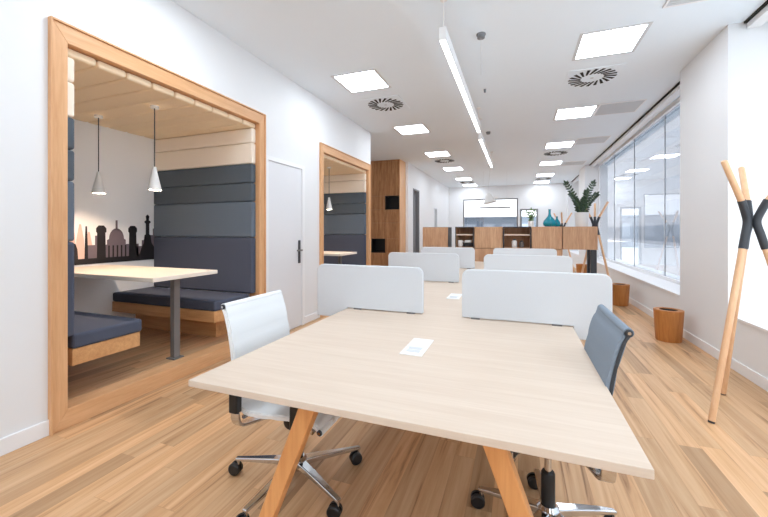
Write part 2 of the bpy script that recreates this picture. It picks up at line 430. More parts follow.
def booth_table(label, yc):
    t = thing('booth_table', label, 'table', (XL, yc, .12), 0, 'booth tables')
    bx('tabletop', 'lam', (BX-XL+.002, .02, -.325, .325, .725, .76), t, .004)
    bx('post', 'steel', (-.185, -.135, -.01, .05, .012, .725), t, .004)
    bx('foot_plate', 'steel', (-.21, -.11, -.03, .07, 0, .012), t, .003)
    return t
booth_table('white-topped table with one dark post in the nearest booth', 2.335)
booth_table('white-topped table inside the second booth', 5.50)

def cone_lamp(label, x, y, zb, zt, top):
    t = thing('pendant_lamp', label, 'lamp', (x, y, zb), 0, 'small cone pendant lamps in the booths')
    H = zt-zb
    bm = bmesh.new(); lathe(bm, [(.057, 0), (.018, H*.86), (.015, H), (.010, H), (.014, H*.84), (.053, .001)], 28, capb=False, capt=False)
    # close the rim
    obj('shade', bm, 'shade', t, smooth=True)
    bm = bmesh.new(); lathe(bm, [(.012, .03), (.02, .05), (.018, .075), (.008, .1)], 16)
    obj('bulb', bm, 'bulb', t, smooth=True)
    bm = bmesh.new(); tube(bm, [(0, 0, H*.9), (0, 0, top-zb-.02)], .0045, 8)
    obj('cord', bm, 'graphite', t, smooth=True)
    bm = bmesh.new(); lathe(bm, [(.035, top-zb-.022), (.035, top-zb)], 20)
    obj('ceiling_rose', bm, 'shade', t, smooth=True)
    return t
ZP = 2.552-.095-.018-.055
cone_lamp('white cone pendant lamp nearer the front of the nearest booth', -3.09, 2.335, 1.62, 1.83, ZP)
cone_lamp('white cone pendant lamp hanging by the back wall of the nearest booth', -3.86, 2.335, 1.62, 1.83, ZP)
cone_lamp('white cone pendant lamp in the second booth', -3.06, 5.50, 1.62, 1.83, ZP-.03)
cone_lamp('white cone pendant lamp at the back of the second booth', -3.90, 5.50, 1.62, 1.83, ZP-.03)

# skyline decal on the booth back wall (generic towers, domes and spires)
def decal():
    t = thing('skyline_decal', 'dark city skyline silhouette stuck on the back wall of the nearest booth', 'wall decal', (BX, 1.6, .90))
    X0 = .0005
    def poly(bm, pts, d): prism(bm, pts, 'X', X0, d)
    def rect(bm, a, b, z0, z1, d): poly(bm, [(a, z0), (b, z0), (b, z1), (a, z1)], d)
    # back layer: pale pink spires
    bm = bmesh.new()
    for c, h, wd in ((.63, .36, .045), (.71, .48, .05), (.79, .42, .05), (.87, .34, .045)):
        poly(bm, [(c-wd, 0), (c+wd, 0), (c+wd*.7, h*.6), (c+.008, h), (c-.008, h), (c-wd*.7, h*.6)], .002)
    obj('pale_spires', bm, 'pink', t)['label'] = 'pale pink spires at the left of the skyline'
    # middle layer: mauve blocks with a dome
    bm = bmesh.new()
    rect(bm, .84, 1.40, .0, .20, .004); rect(bm, .93, 1.0, .20, .30, .004); rect(bm, 1.30, 1.36, .2, .32, .004); rect(bm, 1.36, 1.52, 0, .17, .004)
    poly(bm, [(1.05, .2), (1.25, .2), (1.25, .25)] + [(1.15+.08*math.cos(a), .26+.12*math.sin(a)) for a in [k*PI/10 for k in range(11)]] + [(1.05, .25)], .004)
    rect(bm, 1.14, 1.16, .36, .47, .004)
    rect(bm, 1.44, 1.55, .17, .24, .004); rect(bm, 1.52, 1.75, 0, .30, .004)
    rect(bm, 1.58, 1.64, .30, .38, .004)
    obj('middle_buildings', bm, 'mauve', t)['label'] = 'grey mauve buildings and dome'
    # front layer: black
    bm = bmesh.new()
    rect(bm, .4, 1.72, 0, .06, .006)
    for c, wd, h, s in ((.66, .05, .22, .10), (.74, .03, .16, .06), (.845, .016, .20, .20)):
        poly(bm, [(c-wd, .06), (c+wd, .06), (c+wd*.8, h), (c+.006, h+s), (c-.006, h+s), (c-wd*.8, h)], .006)
    for c in (.99, 1.33):
        poly(bm, [(c-.045, .06), (c+.045, .06), (c+.04, .33), (c+.05, .34), (c+.05, .38), (c+.025, .41), (c-.025, .41), (c-.05, .38), (c-.05, .34), (c-.04, .33)], .006)
    for k in range(5): rect(bm, 1.06+k*.045, 1.075+k*.045, .06, .19, .006)
    poly(bm, [(1.40, .06), (1.62, .06), (1.58, .16), (1.54, .2), (1.52, .3), (1.49, .2), (1.44, .15)], .006)
    poly(bm, [(1.43, .06), (1.70, .06), (1.66, .09), (1.62, .16), (1.56, .14), (1.5, .1)], .006)
    # slim column with a small figure on top
    poly(bm, [(1.42, .06), (1.62, .06), (1.60, .14), (1.56, .20), (1.545, .30), (1.53, .31), (1.53, .44), (1.545, .45), (1.545, .47), (1.525, .48), (1.53, .53), (1.51, .55), (1.49, .53), (1.495, .48), (1.475, .47), (1.475, .45), (1.49, .44), (1.49, .31), (1.475, .30), (1.46, .20), (1.43, .14)], .008)
    obj('dark_buildings', bm, 'ink', t)['label'] = 'black towers, spires and slim column'
decal()

# ------------------------------------------------------------------ bench desk
DX0, DX1, DY_0, DY_1, DT = -1.099, .284, .957, 6.45, .72
t = thing('bench_desk', 'long pale maple bench desk on splayed wooden legs', 'desk', ((DX0+DX1)/2, DY_0, 0))
hw = (DX1-DX0)/2
bx('tabletop', 'desk', (-hw, hw, 0, DY_1-DY_0, DT-.023, DT), t, .002)
bx('under_beam', 'alu', (-.27, -.21, .35, DY_1-DY_0-.25, DT-.083, DT-.023), t)
bx('under_beam', 'alu', (.21, .27, .35, DY_1-DY_0-.25, DT-.083, DT-.023), t)
for yy in (.24, 2.75, 5.2):
    for s, tx, bx_ in ((-1, -.295, -.575), (1, .295, .55)):
        bm = bmesh.new()
        bar(bm, [(tx, yy, DT-.0235), (bx_, yy, 0)], .056, .074, taper=(1.0, .86))
        for v in bm.verts:      # trim the ends level
            v.co.z = min(max(v.co.z, 0), DT-.0233)
        obj('leg', bm, 'leg', t, .006, seg=3)
    bx('cross_rail', 'steel', (-.3, .3, yy-.015, yy+.015, DT-.068, DT-.023), t)
# cable flaps set into the desk
def flap(x, y, label):
    f = thing('cable_flap', label, 'cable flap', (x, y, DT), 0, 'white cable flaps set in the desk')
    bx('plate', 'paper', (-.05, .05, -.12, .12, 0, .004), f, .002)
    bx('lid', 'alu', (-.036, .036, -.02, .10, .004, .007), f, .002)
    for q in (-.085, -.048): bx('outlet', 'grille', (-.03, .03, q, q+.028, .004, .006), f, .001)
    return f
flap(-.43, 1.595, 'white cable flap in the desk in front of the first pair of screens')
flap(-.48, 2.93, 'white cable flap in the desk between the first and second screens')
flap(-.43, 4.42, 'white cable flap in the desk between the second and third screens')

# felt divider screens
def screen(x0, x1, y, label):
    s = thing('desk_screen', label, 'desk screen', ((x0+x1)/2, y, 0), 0, 'light grey desk divider screens')
    w = (x1-x0)/2; z0, z1, r = .655, 1.018, .045
    pts = [(-w, z0), (w, z0)]
    for cx, cz, a0 in ((w-r, z1-r, 0), (-w+r, z1-r, 90)):
        pts += [(cx+r*math.cos(R(a0+k*15)), cz+r*math.sin(R(a0+k*15))) for k in range(7)]
    inner = DX0 if x0 < DX0 else DX1
    # cut so that the part over the desk rests on its top and the end overhangs its edge
    e = inner-(x0+x1)/2
    if x0 < DX0: low = [(-w, z0), (e-.002, z0), (e-.002, DT+.006), (w, DT+.006)]
    else: low = [(-w, DT+.006), (e+.002, DT+.006), (e+.002, z0), (w, z0)]
    bm = bmesh.new(); prism(bm, low+pts[2:], 'Y', -.016, .016)
    obj('panel', bm, 'screen', s, .006, seg=3)
    xa, xb = (e+.08, w-.08) if x0 < DX0 else (-w+.08, e-.08)
    for xx in (xa, xb): bx('foot', 'steel', (xx-.025, xx+.025, -.02, .02, DT, DT+.008), s)
    return s
names = ('front', 'second', 'third')
for k, y in enumerate((2.235, 3.72, 5.15)):
    screen(-1.33, -.565, y, '%s light grey screen on the left side of the long desk' % ('front' if k == 0 else names[k]))
    screen(-.32, .472, y, '%s light grey screen on the right side of the long desk' % ('front' if k == 0 else names[k]))

# ------------------------------------------------------------------ office chairs
def smooth_path(pts, n=6):
    P = [Vector(p) for p in pts]; out = []
    for i in range(len(P)-1):
        p0, p1, p2, p3 = P[max(i-1, 0)], P[i], P[i+1], P[min(i+2, len(P)-1)]
        for k in range(n):
            t = k/n
            out.append(.5*((2*p1)+(-p0+p2)*t+(2*p0-5*p1+4*p2-p3)*t*t+(-p0+3*p1-3*p2+p3)*t**3))
    out.append(P[-1]); return out
def sheet(bm, path, hw, th, rib):
    """upholstered sling: thick sheet following an x-z path, ribbed across"""
    n = len(path); A = []; B = []; s = 0
    for i, p in enumerate(path):
        tg = (path[min(i+1, n-1)]-path[max(i-1, 0)]).normalized(); nr = Vector((-tg.z, 0, tg.x))
        if i: s += (path[i]-path[i-1]).length
        k = .62+.38*abs(math.sin(PI*s/rib))**.45
        A.append(p+nr*th*k/2); B.append(p-nr*th*k/2)
    rows = []
    for p in A+B[::-1]: rows.append([bm.verts.new((p.x, y, p.z)) for y in (-hw, -hw/3, hw/3, hw)])
    m = len(rows)
    for i in range(m):
        a, b = rows[i], rows[(i+1) % m]
        for k in range(3): bm.faces.new((a[k], a[k+1], b[k+1], b[k]))
    for i in range(n-1):
        bm.faces.new((rows[i][0], rows[i+1][0], rows[m-2-i][0], rows[m-1-i][0]))
        bm.faces.new((rows[i][3], rows[i+1][3], rows[m-2-i][3], rows[m-1-i][3]))
def office_chair(label, loc, rz, fab, base_rot, lift=0., fwd=0., RB=.325, bdz=0.):
    c = thing('office_chair', label, 'chair', (*loc, 0), rz)
    hw = .213; L = lift; rail = 'graphite' if fab == 'greyfab' else 'alu'
    seat = smooth_path([(.25, 0, .402+L), (.215, 0, .428+L), (.09, 0, .432+L), (-.08, 0, .418+L), (-.148, 0, .425+L), (-.184, 0, .46+L), (-.196, 0, .53+L)])
    back = smooth_path([(-.196, 0, .533+L), (-.206, 0, .63+L), (-.222, 0, .74+L), (-.246, 0, .84+L), (-.268, 0, .893+L)])
    for i, q in enumerate(seat): q.x += fwd*(-.6+1.6*i/(len(seat)-1))
    for i, q in enumerate(back): q.x += fwd; q.z += bdz*i/(len(back)-1)
    bm = bmesh.new(); sheet(bm, seat, hw, .026, .088); obj('seat', bm, fab, c, smooth=True)
    bm = bmesh.new(); sheet(bm, back, hw, .026, .105); obj('backrest', bm, fab, c, smooth=True)
    for p in (seat[0], back[-1]):
        bm = bmesh.new(); lathe(bm, [(.0155, -hw), (.0155, hw)], 20, (p.x, 0, p.z), 'Y'); obj('rolled_edge', bm, fab, c, smooth=True)
    for s in (-1, 1):
        bm = bmesh.new(); bar(bm, [(p.x-.004, s*(hw+.002), p.z) for p in seat[2:]+back[1:]], .005, .010)
        obj('side_rail', bm, rail, c, smooth=True)
        for p in (seat[0], back[-1]):
            bm = bmesh.new(); lathe(bm, [(.0125, s*(hw-.002)), (.0125, s*(hw+.004)), (.010, s*(hw+.006))], 20, (p.x, 0, p.z), 'Y')
            e = obj('end_cap', bm, 'graphite', c, smooth=True)
            bm = bmesh.new(); lathe(bm, [(.0055, s*(hw+.0055)), (.0055, s*(hw+.008))], 14, (p.x, 0, p.z), 'Y')
            obj('cap_screw', bm, 'chrome', e, smooth=True)
        ay = s*(hw+.034)
        bm = bmesh.new()
        ap = smooth_path([(-.165, ay, .432+L), (-.165, ay, .50+L), (-.16, ay, .60+L), (-.12, ay, .635+L), (0, ay, .64+L), (.11, ay, .635+L), (.160, ay, .60+L), (.157, ay, .50+L), (.155, ay, .415+L)], 5)
        bar(bm, ap, .036, .046); obj('armrest', bm, 'black', c, .006, smooth=True)
        for xx, zz in ((-.165, .431), (.155, .414)):
            bm = bmesh.new(); bar(bm, smooth_path([(xx, ay, zz+L), (xx, ay-s*.004, .395+L), (xx*.97, ay-s*.03, .365+L), (xx*.8, s*.12, .352+L), (xx*.45, s*.05, .345+L)], 4), .044, .012, Vector((1, 0, 0)))
            obj('arm_bracket', bm, 'chrome', c, .002, smooth=True)
    bm = bmesh.new(); tube(bm, [(.21, -hw, .395+L), (.21, hw, .395+L)], .010, 10); obj('front_rod', bm, 'chrome', c, smooth=True)
    bm = bmesh.new(); tube(bm, [(-.15, -hw, .397+L), (-.15, hw, .397+L)], .010, 10); obj('rear_rod', bm, 'chrome', c, smooth=True)
    bm = bmesh.new(); box(bm, -.09, .09, -.055, .055, .325+L, .365+L); obj('tilt_mechanism', bm, 'black', c, .01, seg=3)
    bm = bmesh.new(); lathe(bm, [(.02, .0), (.03, .006), (.03, .035), (.022, .042)], 20, (.02, -.11, .345+L), 'Y'); obj('tilt_knob', bm, 'black', c, smooth=True)
    bm = bmesh.new(); lathe(bm, [(.014, .20), (.014, .33+L)], 18); obj('gas_piston', bm, 'chrome', c, smooth=True)
    bm = bmesh.new(); lathe(bm, [(.024, .125), (.027, .14), (.027, .255), (.023, .262)], 22); obj('column_sleeve', bm, 'black', c, smooth=True)
    bm = bmesh.new(); lathe(bm, [(.034, .07), (.044, .085), (.044, .118), (.032, .13)], 24); hub = obj('base', bm, 'chrome', c, smooth=True)
    for k in range(5):
        a = base_rot-rz+k*2*PI/5; ca, sa = math.cos(a), math.sin(a)
        bm = bmesh.new()
        pts = [(ca*r, sa*r, z) for r, z in ((.03, .10), (.12, .097), (.22, .089), (RB+.01, .08))]
        bar(bm, pts, .046, .030, Vector((-sa, ca, 0)), taper=(1.05, .9, .72, .55))
        obj('base_leg', bm, 'chrome', hub, .006, seg=3)
        # caster: stem and two wheels turned roughly towards the desk front
        tr = R(205)-rz+(.35 if k % 2 else -.3); tx, ty = math.cos(tr), math.sin(tr); sx, sy = -ty, tx
        px, py = ca*RB, sa*RB; cx, cy = px+tx*.014, py+ty*.014
        bm = bmesh.new(); tube(bm, [(px, py, .040), (px, py, .080)], .0075, 10)
        tube(bm, [(px, py, .047), (cx, cy, .031)], .006, 8)
        cs = obj('caster', bm, 'chrome', c, smooth=True)
        for q in (-1, 1):
            bm = bmesh.new()
            tube(bm, [(cx+sx*q*.005, cy+sy*q*.005, .031), (cx+sx*q*.018, cy+sy*q*.018, .031), (cx+sx*q*.024, cy+sy*q*.024, .031)], [.031, .031, .025], 26)
            obj('wheel', bm, 'black', cs, smooth=True)
    return c
office_chair('white office chair with chrome star base on the left side of the desk', (-1.03, 1.535), 0, 'whitefab', R(191))
office_chair('dark grey office chair on the right side of the desk', (.116, 1.625), PI, 'greyfab', R(168), .042, .037, .28, -.026)

# ------------------------------------------------------------------ coat trees
def coat_tree(label, x, y, angles, rf=.345, sc=1.):
    t = thing('coat_tree', label, 'coat stand', (x, y, 0), 0, 'three-legged wooden coat trees')
    for a in angles:
        a, a2 = a if isinstance(a, tuple) else (a, a)
        def P(r, z):
            q = R(a if z < 1.3 else a2); return (math.cos(q)*r, math.sin(q)*r, z*sc)
        rr = .0198
        bm = bmesh.new(); tube(bm, [P(rf, .012), P(.068, 1.15)], [rr*.95, rr], 16); lg = obj('leg', bm, 'pole', t, smooth=True)
        bm = bmesh.new(); tube(bm, [P(rf+.003, 0), P(rf, .0125)], rr*.9, 16); obj('foot_pad', bm, 'graphite', lg, smooth=True)
        bm = bmesh.new(); tube(bm, smooth_path([P(.072, 1.13), P(.050, 1.22), P(.030, 1.31), P(.050, 1.38), P(.082, 1.455)], 5), rr*1.14, 16); obj('joint', bm, 'graphite', t, smooth=True)
        bm = bmesh.new(); tube(bm, [P(.078, 1.445), P(.235, 1.705), P(.239, 1.712)], [rr, rr*.93, rr*.7], 16); obj('branch', bm, 'pole', t, smooth=True)
    return t
coat_tree('wooden coat tree with black joints standing in the right foreground', 1.47, 3.14, (214, (90, 76), 330))
coat_tree('wooden coat tree just behind the right end of the shelf row', 1.35, 7.7, (200, 80, 320), sc=1.04)
coat_tree('farthest wooden coat tree, seen above the shelf row beside the teal bottle', 1.06, 10.2, (20, 140, 260), sc=1.0)

# ------------------------------------------------------------------ waste bins
def bin_(label, x, y):
    t = thing('waste_bin', label, 'bin', (x, y, 0), 0, 'round wood-veneer bins along the window wall')
    bm = bmesh.new(); lathe(bm, [(.118, 0), (.122, .01), (.142, .345), (.142, .35), (.136, .35), (.132, .33), (.112, .012)], 36, capt=True)
    obj('body', bm, 'bin', t, smooth=True)
    bm = bmesh.new(); lathe(bm, [(.134, .345), (.134, .353), (.088, .353), (.088, .345)], 36, capb=False, capt=False)
    obj('lid_ring', bm, 'bin', t, smooth=True)
    bm = bmesh.new(); lathe(bm, [(.086, .344), (.084, .25)], 30, capb=False)
    obj('liner', bm, 'graphite', t, smooth=True)
    return t
bin_('wooden waste bin nearest the camera under the right window', 1.615, 5.0)
bin_('second wooden waste bin along the window wall', 1.615, 7.1)
bin_('farthest wooden waste bin, seen beneath the shelf row', 1.62, 11.0)

# ------------------------------------------------------------------ storage row beyond the desk
SY0, SY1, ST, SM = 6.62, 7.02, 1.325, .945
def cabinet(label, x0, x1, z0, z1, n=1, dark_side=False, handle=True):
    t = thing('storage_cabinet', label, 'cabinet', ((x0+x1)/2, SY0, z0), 0, 'oak cabinets of the storage row')
    w = (x1-x0)/2-.003; h = z1-z0-.003
    bx('carcass', 'graphite' if dark_side else 'cab', (-w, w, .02, SY1-SY0, 0, h), t, .002)
    for k in range(n):
        a = -w+2*w*k/n; b_ = -w+2*w*(k+1)/n
        bx('door', 'cab', (a+.002, b_-.002, 0, .019, .003, h-.003), t, .002)
    return t
cabinet('separate oak cabinet with dark sides at the left end of the storage row', -1.69, -1.205, .0, ST, 1, True)
cabinet('upper oak cabinet between the two open shelves', -.735, -.25, SM, ST)
cabinet('upper oak cabinet below the teal bottle', .215, .69, SM, ST)
uf = cabinet('upper oak cabinet at the right end under the big potted plant', .693, 1.205, SM, ST)
for x0, x1, l in ((-1.08, -.74, 'lower oak cabinet under the left open shelf'), (-.737, -.25, 'lower oak cabinet left of centre in the storage row'), (-.247, .21, 'lower oak cabinet under the right open shelf'), (.213, .69, 'lower oak cabinet below the teal bottle')):
    cabinet(l, x0, x1, .0, SM-.002)
bm = bmesh.new()
hz = SM-.002
lg = thing('support_frame', 'dark steel leg carrying the right end of the storage row', 'steel leg', (1.15, SY0, 0))
bx('post', 'graphite', (-.045, .04, .01, .09, 0, hz-.0), lg, .003)
bx('post', 'graphite', (-.045, .04, .31, .39, 0, hz-.0), lg, .003)
bx('foot_rail', 'graphite', (-.045, .04, .09, .31, 0, .03), lg, .003)
def open_shelf(label, x0, x1):
    t = thing('open_shelf', label, 'shelf', ((x0+x1)/2, SY0, SM), 0, 'open shelf bays of the storage row')
    w = (x1-x0)/2-.003; h = ST-SM; T = .016
    bm = bmesh.new()
    box(bm, -w, -w+T, 0, .38, 0, h); box(bm, w-T, w, 0, .38, 0, h); box(bm, -w+T, w-T, 0, .38, 0, T); box(bm, -w+T, w-T, 0, .38, h-T, h)
    obj('carcass', bm, 'cab', t, .001)
    bm = bmesh.new()
    box(bm, -w, -w+T, -.012, -.0005, 0, h); box(bm, w-T, w, -.012, -.0005, 0, h); box(bm, -w+T, w-T, -.012, -.0005, h-T, h)
    obj('front_frame', bm, 'graphite', t, .001)
    bx('back_board', 'cab', (-w, w, .38, .40, 0, h), t)
    bx('shelf_board', 'desk', (-w+T, w-T, .01, .38, .225, .25), t, .001)
    return t
open_shelf('left open shelf bay with a white cup inside', -1.077, -.74)
open_shelf('right open shelf bay with dark metal frame', -.247, .212)
def cup(label, x, y, z, mat='pot', r=.04, h=.09):
    t = thing('cup', label, 'cup', (x, y, z))
    bm = bmesh.new(); lathe(bm, [(r*.7, 0), (r, h*.3), (r, h), (r*.9, h), (r*.88, h*.35), (r*.6, .008)], 22)
    obj('body', bm, mat, t, smooth=True)
    bm = bmesh.new(); tube(bm, [(r*.95, 0, h*.8), (r*1.5, 0, h*.75), (r*1.6, 0, h*.5), (r*1.4, 0, h*.3), (r*.95, 0, h*.25)], .006, 8); obj('handle', bm, mat, t, smooth=True)
    return t
zs = SM+.016
cup('white cup at the left in the left open shelf', -1.00, 6.72, zs, 'pot', .045, .12)
def small_box(name, label, cat, x0, x1, y0, y1, z0, h, mat):
    t = thing(name, label, cat, ((x0+x1)/2, (y0+y1)/2, z0))
    w, d_ = (x1-x0)/2, (y1-y0)/2
    bx('body', mat, (-w, w, -d_, d_, 0, h*.82), t, .008, 3)
    bx('lid', mat, (-w*.97, w*.97, -d_*.97, d_*.97, h*.82+.001, h), t, .008, 3)
    return t
small_box('storage_box', 'low black box in the left open shelf beside the white cup', 'box', -.94, -.78, 6.70, 6.86, zs, .075, 'black')
small_box('paper_pack', 'white pack lying on the black box in the left open shelf', 'pack', -.92, -.80, 6.72, 6.84, zs+.0755, .045, 'paper')
def jar(label, x, y, z, r, h, mat):
    t = thing('jar', label, 'jar', (x, y, z))
    bm = bmesh.new(); lathe(bm, [(r*.85, 0), (r, h*.1), (r, h*.7), (r*.55, h*.85)], 20); obj('body', bm, mat, t, smooth=True)
    bm = bmesh.new(); lathe(bm, [(r*.6, h*.852), (r*.6, h)], 20); obj('lid', bm, 'graphite', t, smooth=True)
jar('small pale jar left of two in the right open shelf', -.06, 6.74, zs, .045, .15, 'pot')
jar('small grey jar right of two in the right open shelf', .06, 6.78, zs, .04, .12, 'steel')

# things on the storage row
def bottle(label, x, y, prof):
    t = thing('teal_bottle', label, 'bottle', (x, y, ST), 0, 'teal glass bottles on the storage row')
    bm = bmesh.new(); lathe(bm, prof, 30); obj('body', bm, 'teal', t, smooth=True)
    z = prof[-1][1]; r = prof[-1][0]
    bm = bmesh.new(); lathe(bm, [(r, z), (r*1.35, z+.004), (r*1.3, z+.012), (r*.9, z+.014)], 20); obj('lip', bm, 'teal', t, smooth=True)
bottle('larger teal bottle with tall narrow neck on the storage row', .51, 6.80, [(.07, 0), (.098, .02), (.108, .055), (.095, .10), (.06, .145), (.03, .18), (.02, .22), (.018, .285)])
bottle('smaller teal bottle on the storage row, right of the larger one', .635, 6.92, [(.04, 0), (.052, .02), (.055, .05), (.045, .09), (.025, .12), (.014, .14), (.013, .165)])
def leaf(bm, p, d, up, ln, wd):
    d = d.normalized(); s = d.cross(up).normalized(); n = s.cross(d)
    prof = [(0, .12), (.25, .8), (.5, 1), (.75, .75), (1, .05)]
    A = []; 
    for t_, w_ in prof:
        c = p+d*ln*t_+n*(-.12*ln*t_*t_)
        A.append((bm.verts.new(c-s*wd*w_/2+n*wd*.1), bm.verts.new(c), bm.verts.new(c+s*wd*w_/2+n*wd*.1)))
    for a, b_ in zip(A, A[1:]):
        bm.faces.new((a[0], a[1], b_[1], b_[0])); bm.faces.new((a[1], a[2], b_[2], b_[1]))
def potted(label, name, x, y, z, pr, ph, stems, lmat, ll, lw, nl):
    t = thing(name, label, 'potted plant', (x, y, z))
    bm = bmesh.new(); lathe(bm, [(pr*.82, 0), (pr*.86, .01), (pr, ph), (pr*.93, ph), (pr*.9, ph*.88)], 30, capt=True); obj('pot', bm, 'pot', t, smooth=True)
    bm = bmesh.new(); lathe(bm, [(pr*.88, ph*.86), (pr*.88, ph*.90)], 26); obj('soil', bm, 'soil', t)
    bs = bmesh.new(); bl = bmesh.new()
    for tipx, tipy, tipz in stems:
        p0 = Vector((tipx*.18, tipy*.18, ph*.85)); p3 = Vector((tipx, tipy, tipz))
        mid = p0.lerp(p3, .5)+Vector((-tipx*.12, -tipy*.12, .05*tipz))
        path = smooth_path([p0, mid, p3], 8)
        tube(bs, path, [.007*(1-.6*i/len(path)) for i in range(len(path))], 7)
        n = len(path)
        for j in range(nl):
            f = .12+.88*j/(nl-1); i = min(int(f*(n-1)), n-2); p = path[i].lerp(path[i+1], f*(n-1)-i)
            tg = (path[i+1]-path[i]).normalized(); sd = tg.cross(Vector((0, 1, .1))).normalized()
            if sd.length < .1: sd = Vector((1, 0, 0))
            k = 1-.35*abs(f-.45)
            for q in (-1, 1):
                dr = sd*q+tg*.75+Vector((0, random.uniform(-.5, .5), 0))
                leaf(bl, p, dr, Vector((random.uniform(-.2, .2), -1, random.uniform(.2, .6))), ll*k*random.uniform(.85, 1.1), lw*k)
        leaf(bl, p3, (path[-1]-path[-3]), Vector((0, -1, .3)), ll, lw)
    obj('stems', bs, 'stem', t, smooth=True); o = obj('leaves', bl, lmat, t, smooth=True)
    sm = o.modifiers.new('thick', 'SOLIDIFY'); sm.thickness = .0015
    return t
potted('large dark green plant in a white pot on the right end of the storage row', 'potted_plant', 1.0, 6.80, ST, .108, .235,
       [(-.24, -.05, .72), (.17, .0, .72), (.20, -.06, .52), (.04, .06, .46), (-.10, -.08, .44), (-.15, .05, .55), (.08, .05, .58)], 'leafd', .072, .034, 12)
potted('small green plant in a white pot in the middle of the storage row', 'potted_plant', .215, 6.80, ST, .05, .10,
       [(-.06, 0, .24), (.05, .01, .26), (0, -.03, .28), (.03, .04, .2), (-.03, .03, .22)], 'leafg', .06, .022, 4)

# ------------------------------------------------------------------ oak locker wall
def locker():
    y0 = 9.15
    t = thing('locker_wall', 'tall oak locker wall with two black open niches', 'lockers', (-2.95, y0, 0))
    xs = [-1.5, -1.27, -.85, -.425, -.02]; zsx = [.08, .66, 1.04, 1.47, 1.83, 2.2, ZC-.06]
    bx('side_panel', 'oak', (-.02, 0, 0, .54, 0, ZC-.004), t, .002)
    bx('carcass', 'lock', (-1.49, -.02, .30, .54, 0, ZC-.004), t)
    bx('plinth', 'graphite', (-1.49, -.02, .03, .30, 0, .08), t)
    bx('top_panel', 'lock', (-1.49, -.02, 0, .30, ZC-.06, ZC-.004), t)
    for i in range(1, 4):
        for j in range(6):
            if (i, j) == (3, 4) or (i, j) == (2, 1):
                bm = bmesh.new(); a, b_, c, e = xs[i], xs[i+1], zsx[j], zsx[j+1]
                box(bm, a, b_, .28, .30, c, e); box(bm, a, a+.012, 0, .28, c, e); box(bm, b_-.012, b_, 0, .28, c, e); box(bm, a+.012, b_-.012, 0, .28, c, c+.012); box(bm, a+.012, b_-.012, 0, .28, e-.012, e)
                obj('niche', bm, 'black', t)
            elif j in (0, 5) or (i, j) not in ((3, 5),):
                bx('door', 'lock', (xs[i]+.002, xs[i+1]-.002, 0, .30, zsx[j]+.002, zsx[j+1]-.002), t, .002)
    for j in range(6): bx('door', 'lock', (-1.49, xs[1]-.002, 0, .30, zsx[j]+.002, zsx[j+1]-.002), t, .002)
locker()

# ------------------------------------------------------------------ ceiling fixtures
ORD = ['first', 'second', 'third', 'fourth', 'fifth', 'sixth']
def ceiling_light(label, x, y, group):
    t = thing('ceiling_light', label, 'ceiling light', (x, y, ZC), 0, group)
    h = .298; q = .034
    bm = bmesh.new()
    for a, b_, c, d_ in ((-h, h, -h, -h+q), (-h, h, h-q, h), (-h, -h+q, -h+q, h-q), (h-q, h, -h+q, h-q)): box(bm, a, b_, c, d_, -.004, 0)
    obj('trim_ring', bm, 'ltrim', t)
    bx('diffuser', 'panel', (-h+q, h-q, -h+q, h-q, -.003, -.0005), t)
    return t
cl = None
LY = [4.245, 6.575, 8.9, 11.2, 13.5, 15.4]
for side, x in (('left', -1.88), ('right', .865)):
    for k, y in enumerate(LY):
        l = '%s square light panel from the camera in the %s ceiling row' % (ORD[k], side)
        if cl is None: cl = ceiling_light(l, x, y, 'square light panels in the ceiling')
        else: dup(cl, l, (x, y, ZC))
def swirl(label, x, y):
    t = thing('ceiling_vent', label, 'air vent', (x, y, ZC), 0, 'round swirl air vents in the ceiling')
    bx('plate', 'ceil', (-.297, .297, -.297, .297, -.008, 0), t, .002)
    bm = bmesh.new()
    for k in range(20):
        a = 2*PI*k/20; tw = R(20)
        p = [(r*math.cos(a+tw*q), r*math.sin(a+tw*q)) for r, q in ((.13, 0), (.265, 1))]
        dx, dy = p[1][0]-p[0][0], p[1][1]-p[0][1]; ln = math.hypot(dx, dy); nx, ny = -dy/ln, dx/ln
        w0, w1 = .0095, .018
        prism(bm, [(p[0][0]-nx*w0, p[0][1]-ny*w0), (p[1][0]-nx*w1, p[1][1]-ny*w1), (p[1][0]+nx*w1, p[1][1]+ny*w1), (p[0][0]+nx*w0, p[0][1]+ny*w0)], 'Z', -.012, -.0085)
    obj('slots', bm, 'slot', t)
    bm = bmesh.new(); lathe(bm, [(.02, -.0082), (.02, -.012)], 20, capb=False); obj('centre_screw', bm, 'grille', t)
    return t
sv = None
for side, x in (('left', -1.88), ('right', .865)):
    for k, y in enumerate((5.12, 9.78, 14.4)):
        l = '%s round swirl air vent from the camera, %s ceiling row' % (ORD[k], side)
        if sv is None: sv = swirl(l, x, y)
        else: dup(sv, l, (x, y, ZC))
def grille(label, x, y):
    t = thing('ceiling_grille', label, 'air grille', (x, y, ZC), 0, 'slotted air grilles near the windows')
    bx('backing', 'slot', (-.285, .285, -.275, .275, -.003, 0), t)
    bm = bmesh.new()
    for a, b_, c, d_ in ((-.3, .3, -.29, -.27), (-.3, .3, .27, .29), (-.3, -.28, -.27, .27), (.28, .3, -.27, .27)): box(bm, a, b_, c, d_, -.012, 0)
    obj('frame', bm, 'trim', t, .001)
    bm = bmesh.new()
    for k in range(14):
        y0 = -.262+k*.0387; box(bm, -.28, .28, y0, y0+.0335, -.011, -.004)
    obj('slats', bm, 'grille', t)
    return t
gr = None
for k, y in enumerate((3.44, 6.52, 8.66, 11.4)):
    l = '%s slotted grille from the camera in the ceiling by the windows' % ORD[k]
    if gr is None: gr = grille(l, 1.46, y)
    else: dup(gr, l, (1.46, y, ZC))
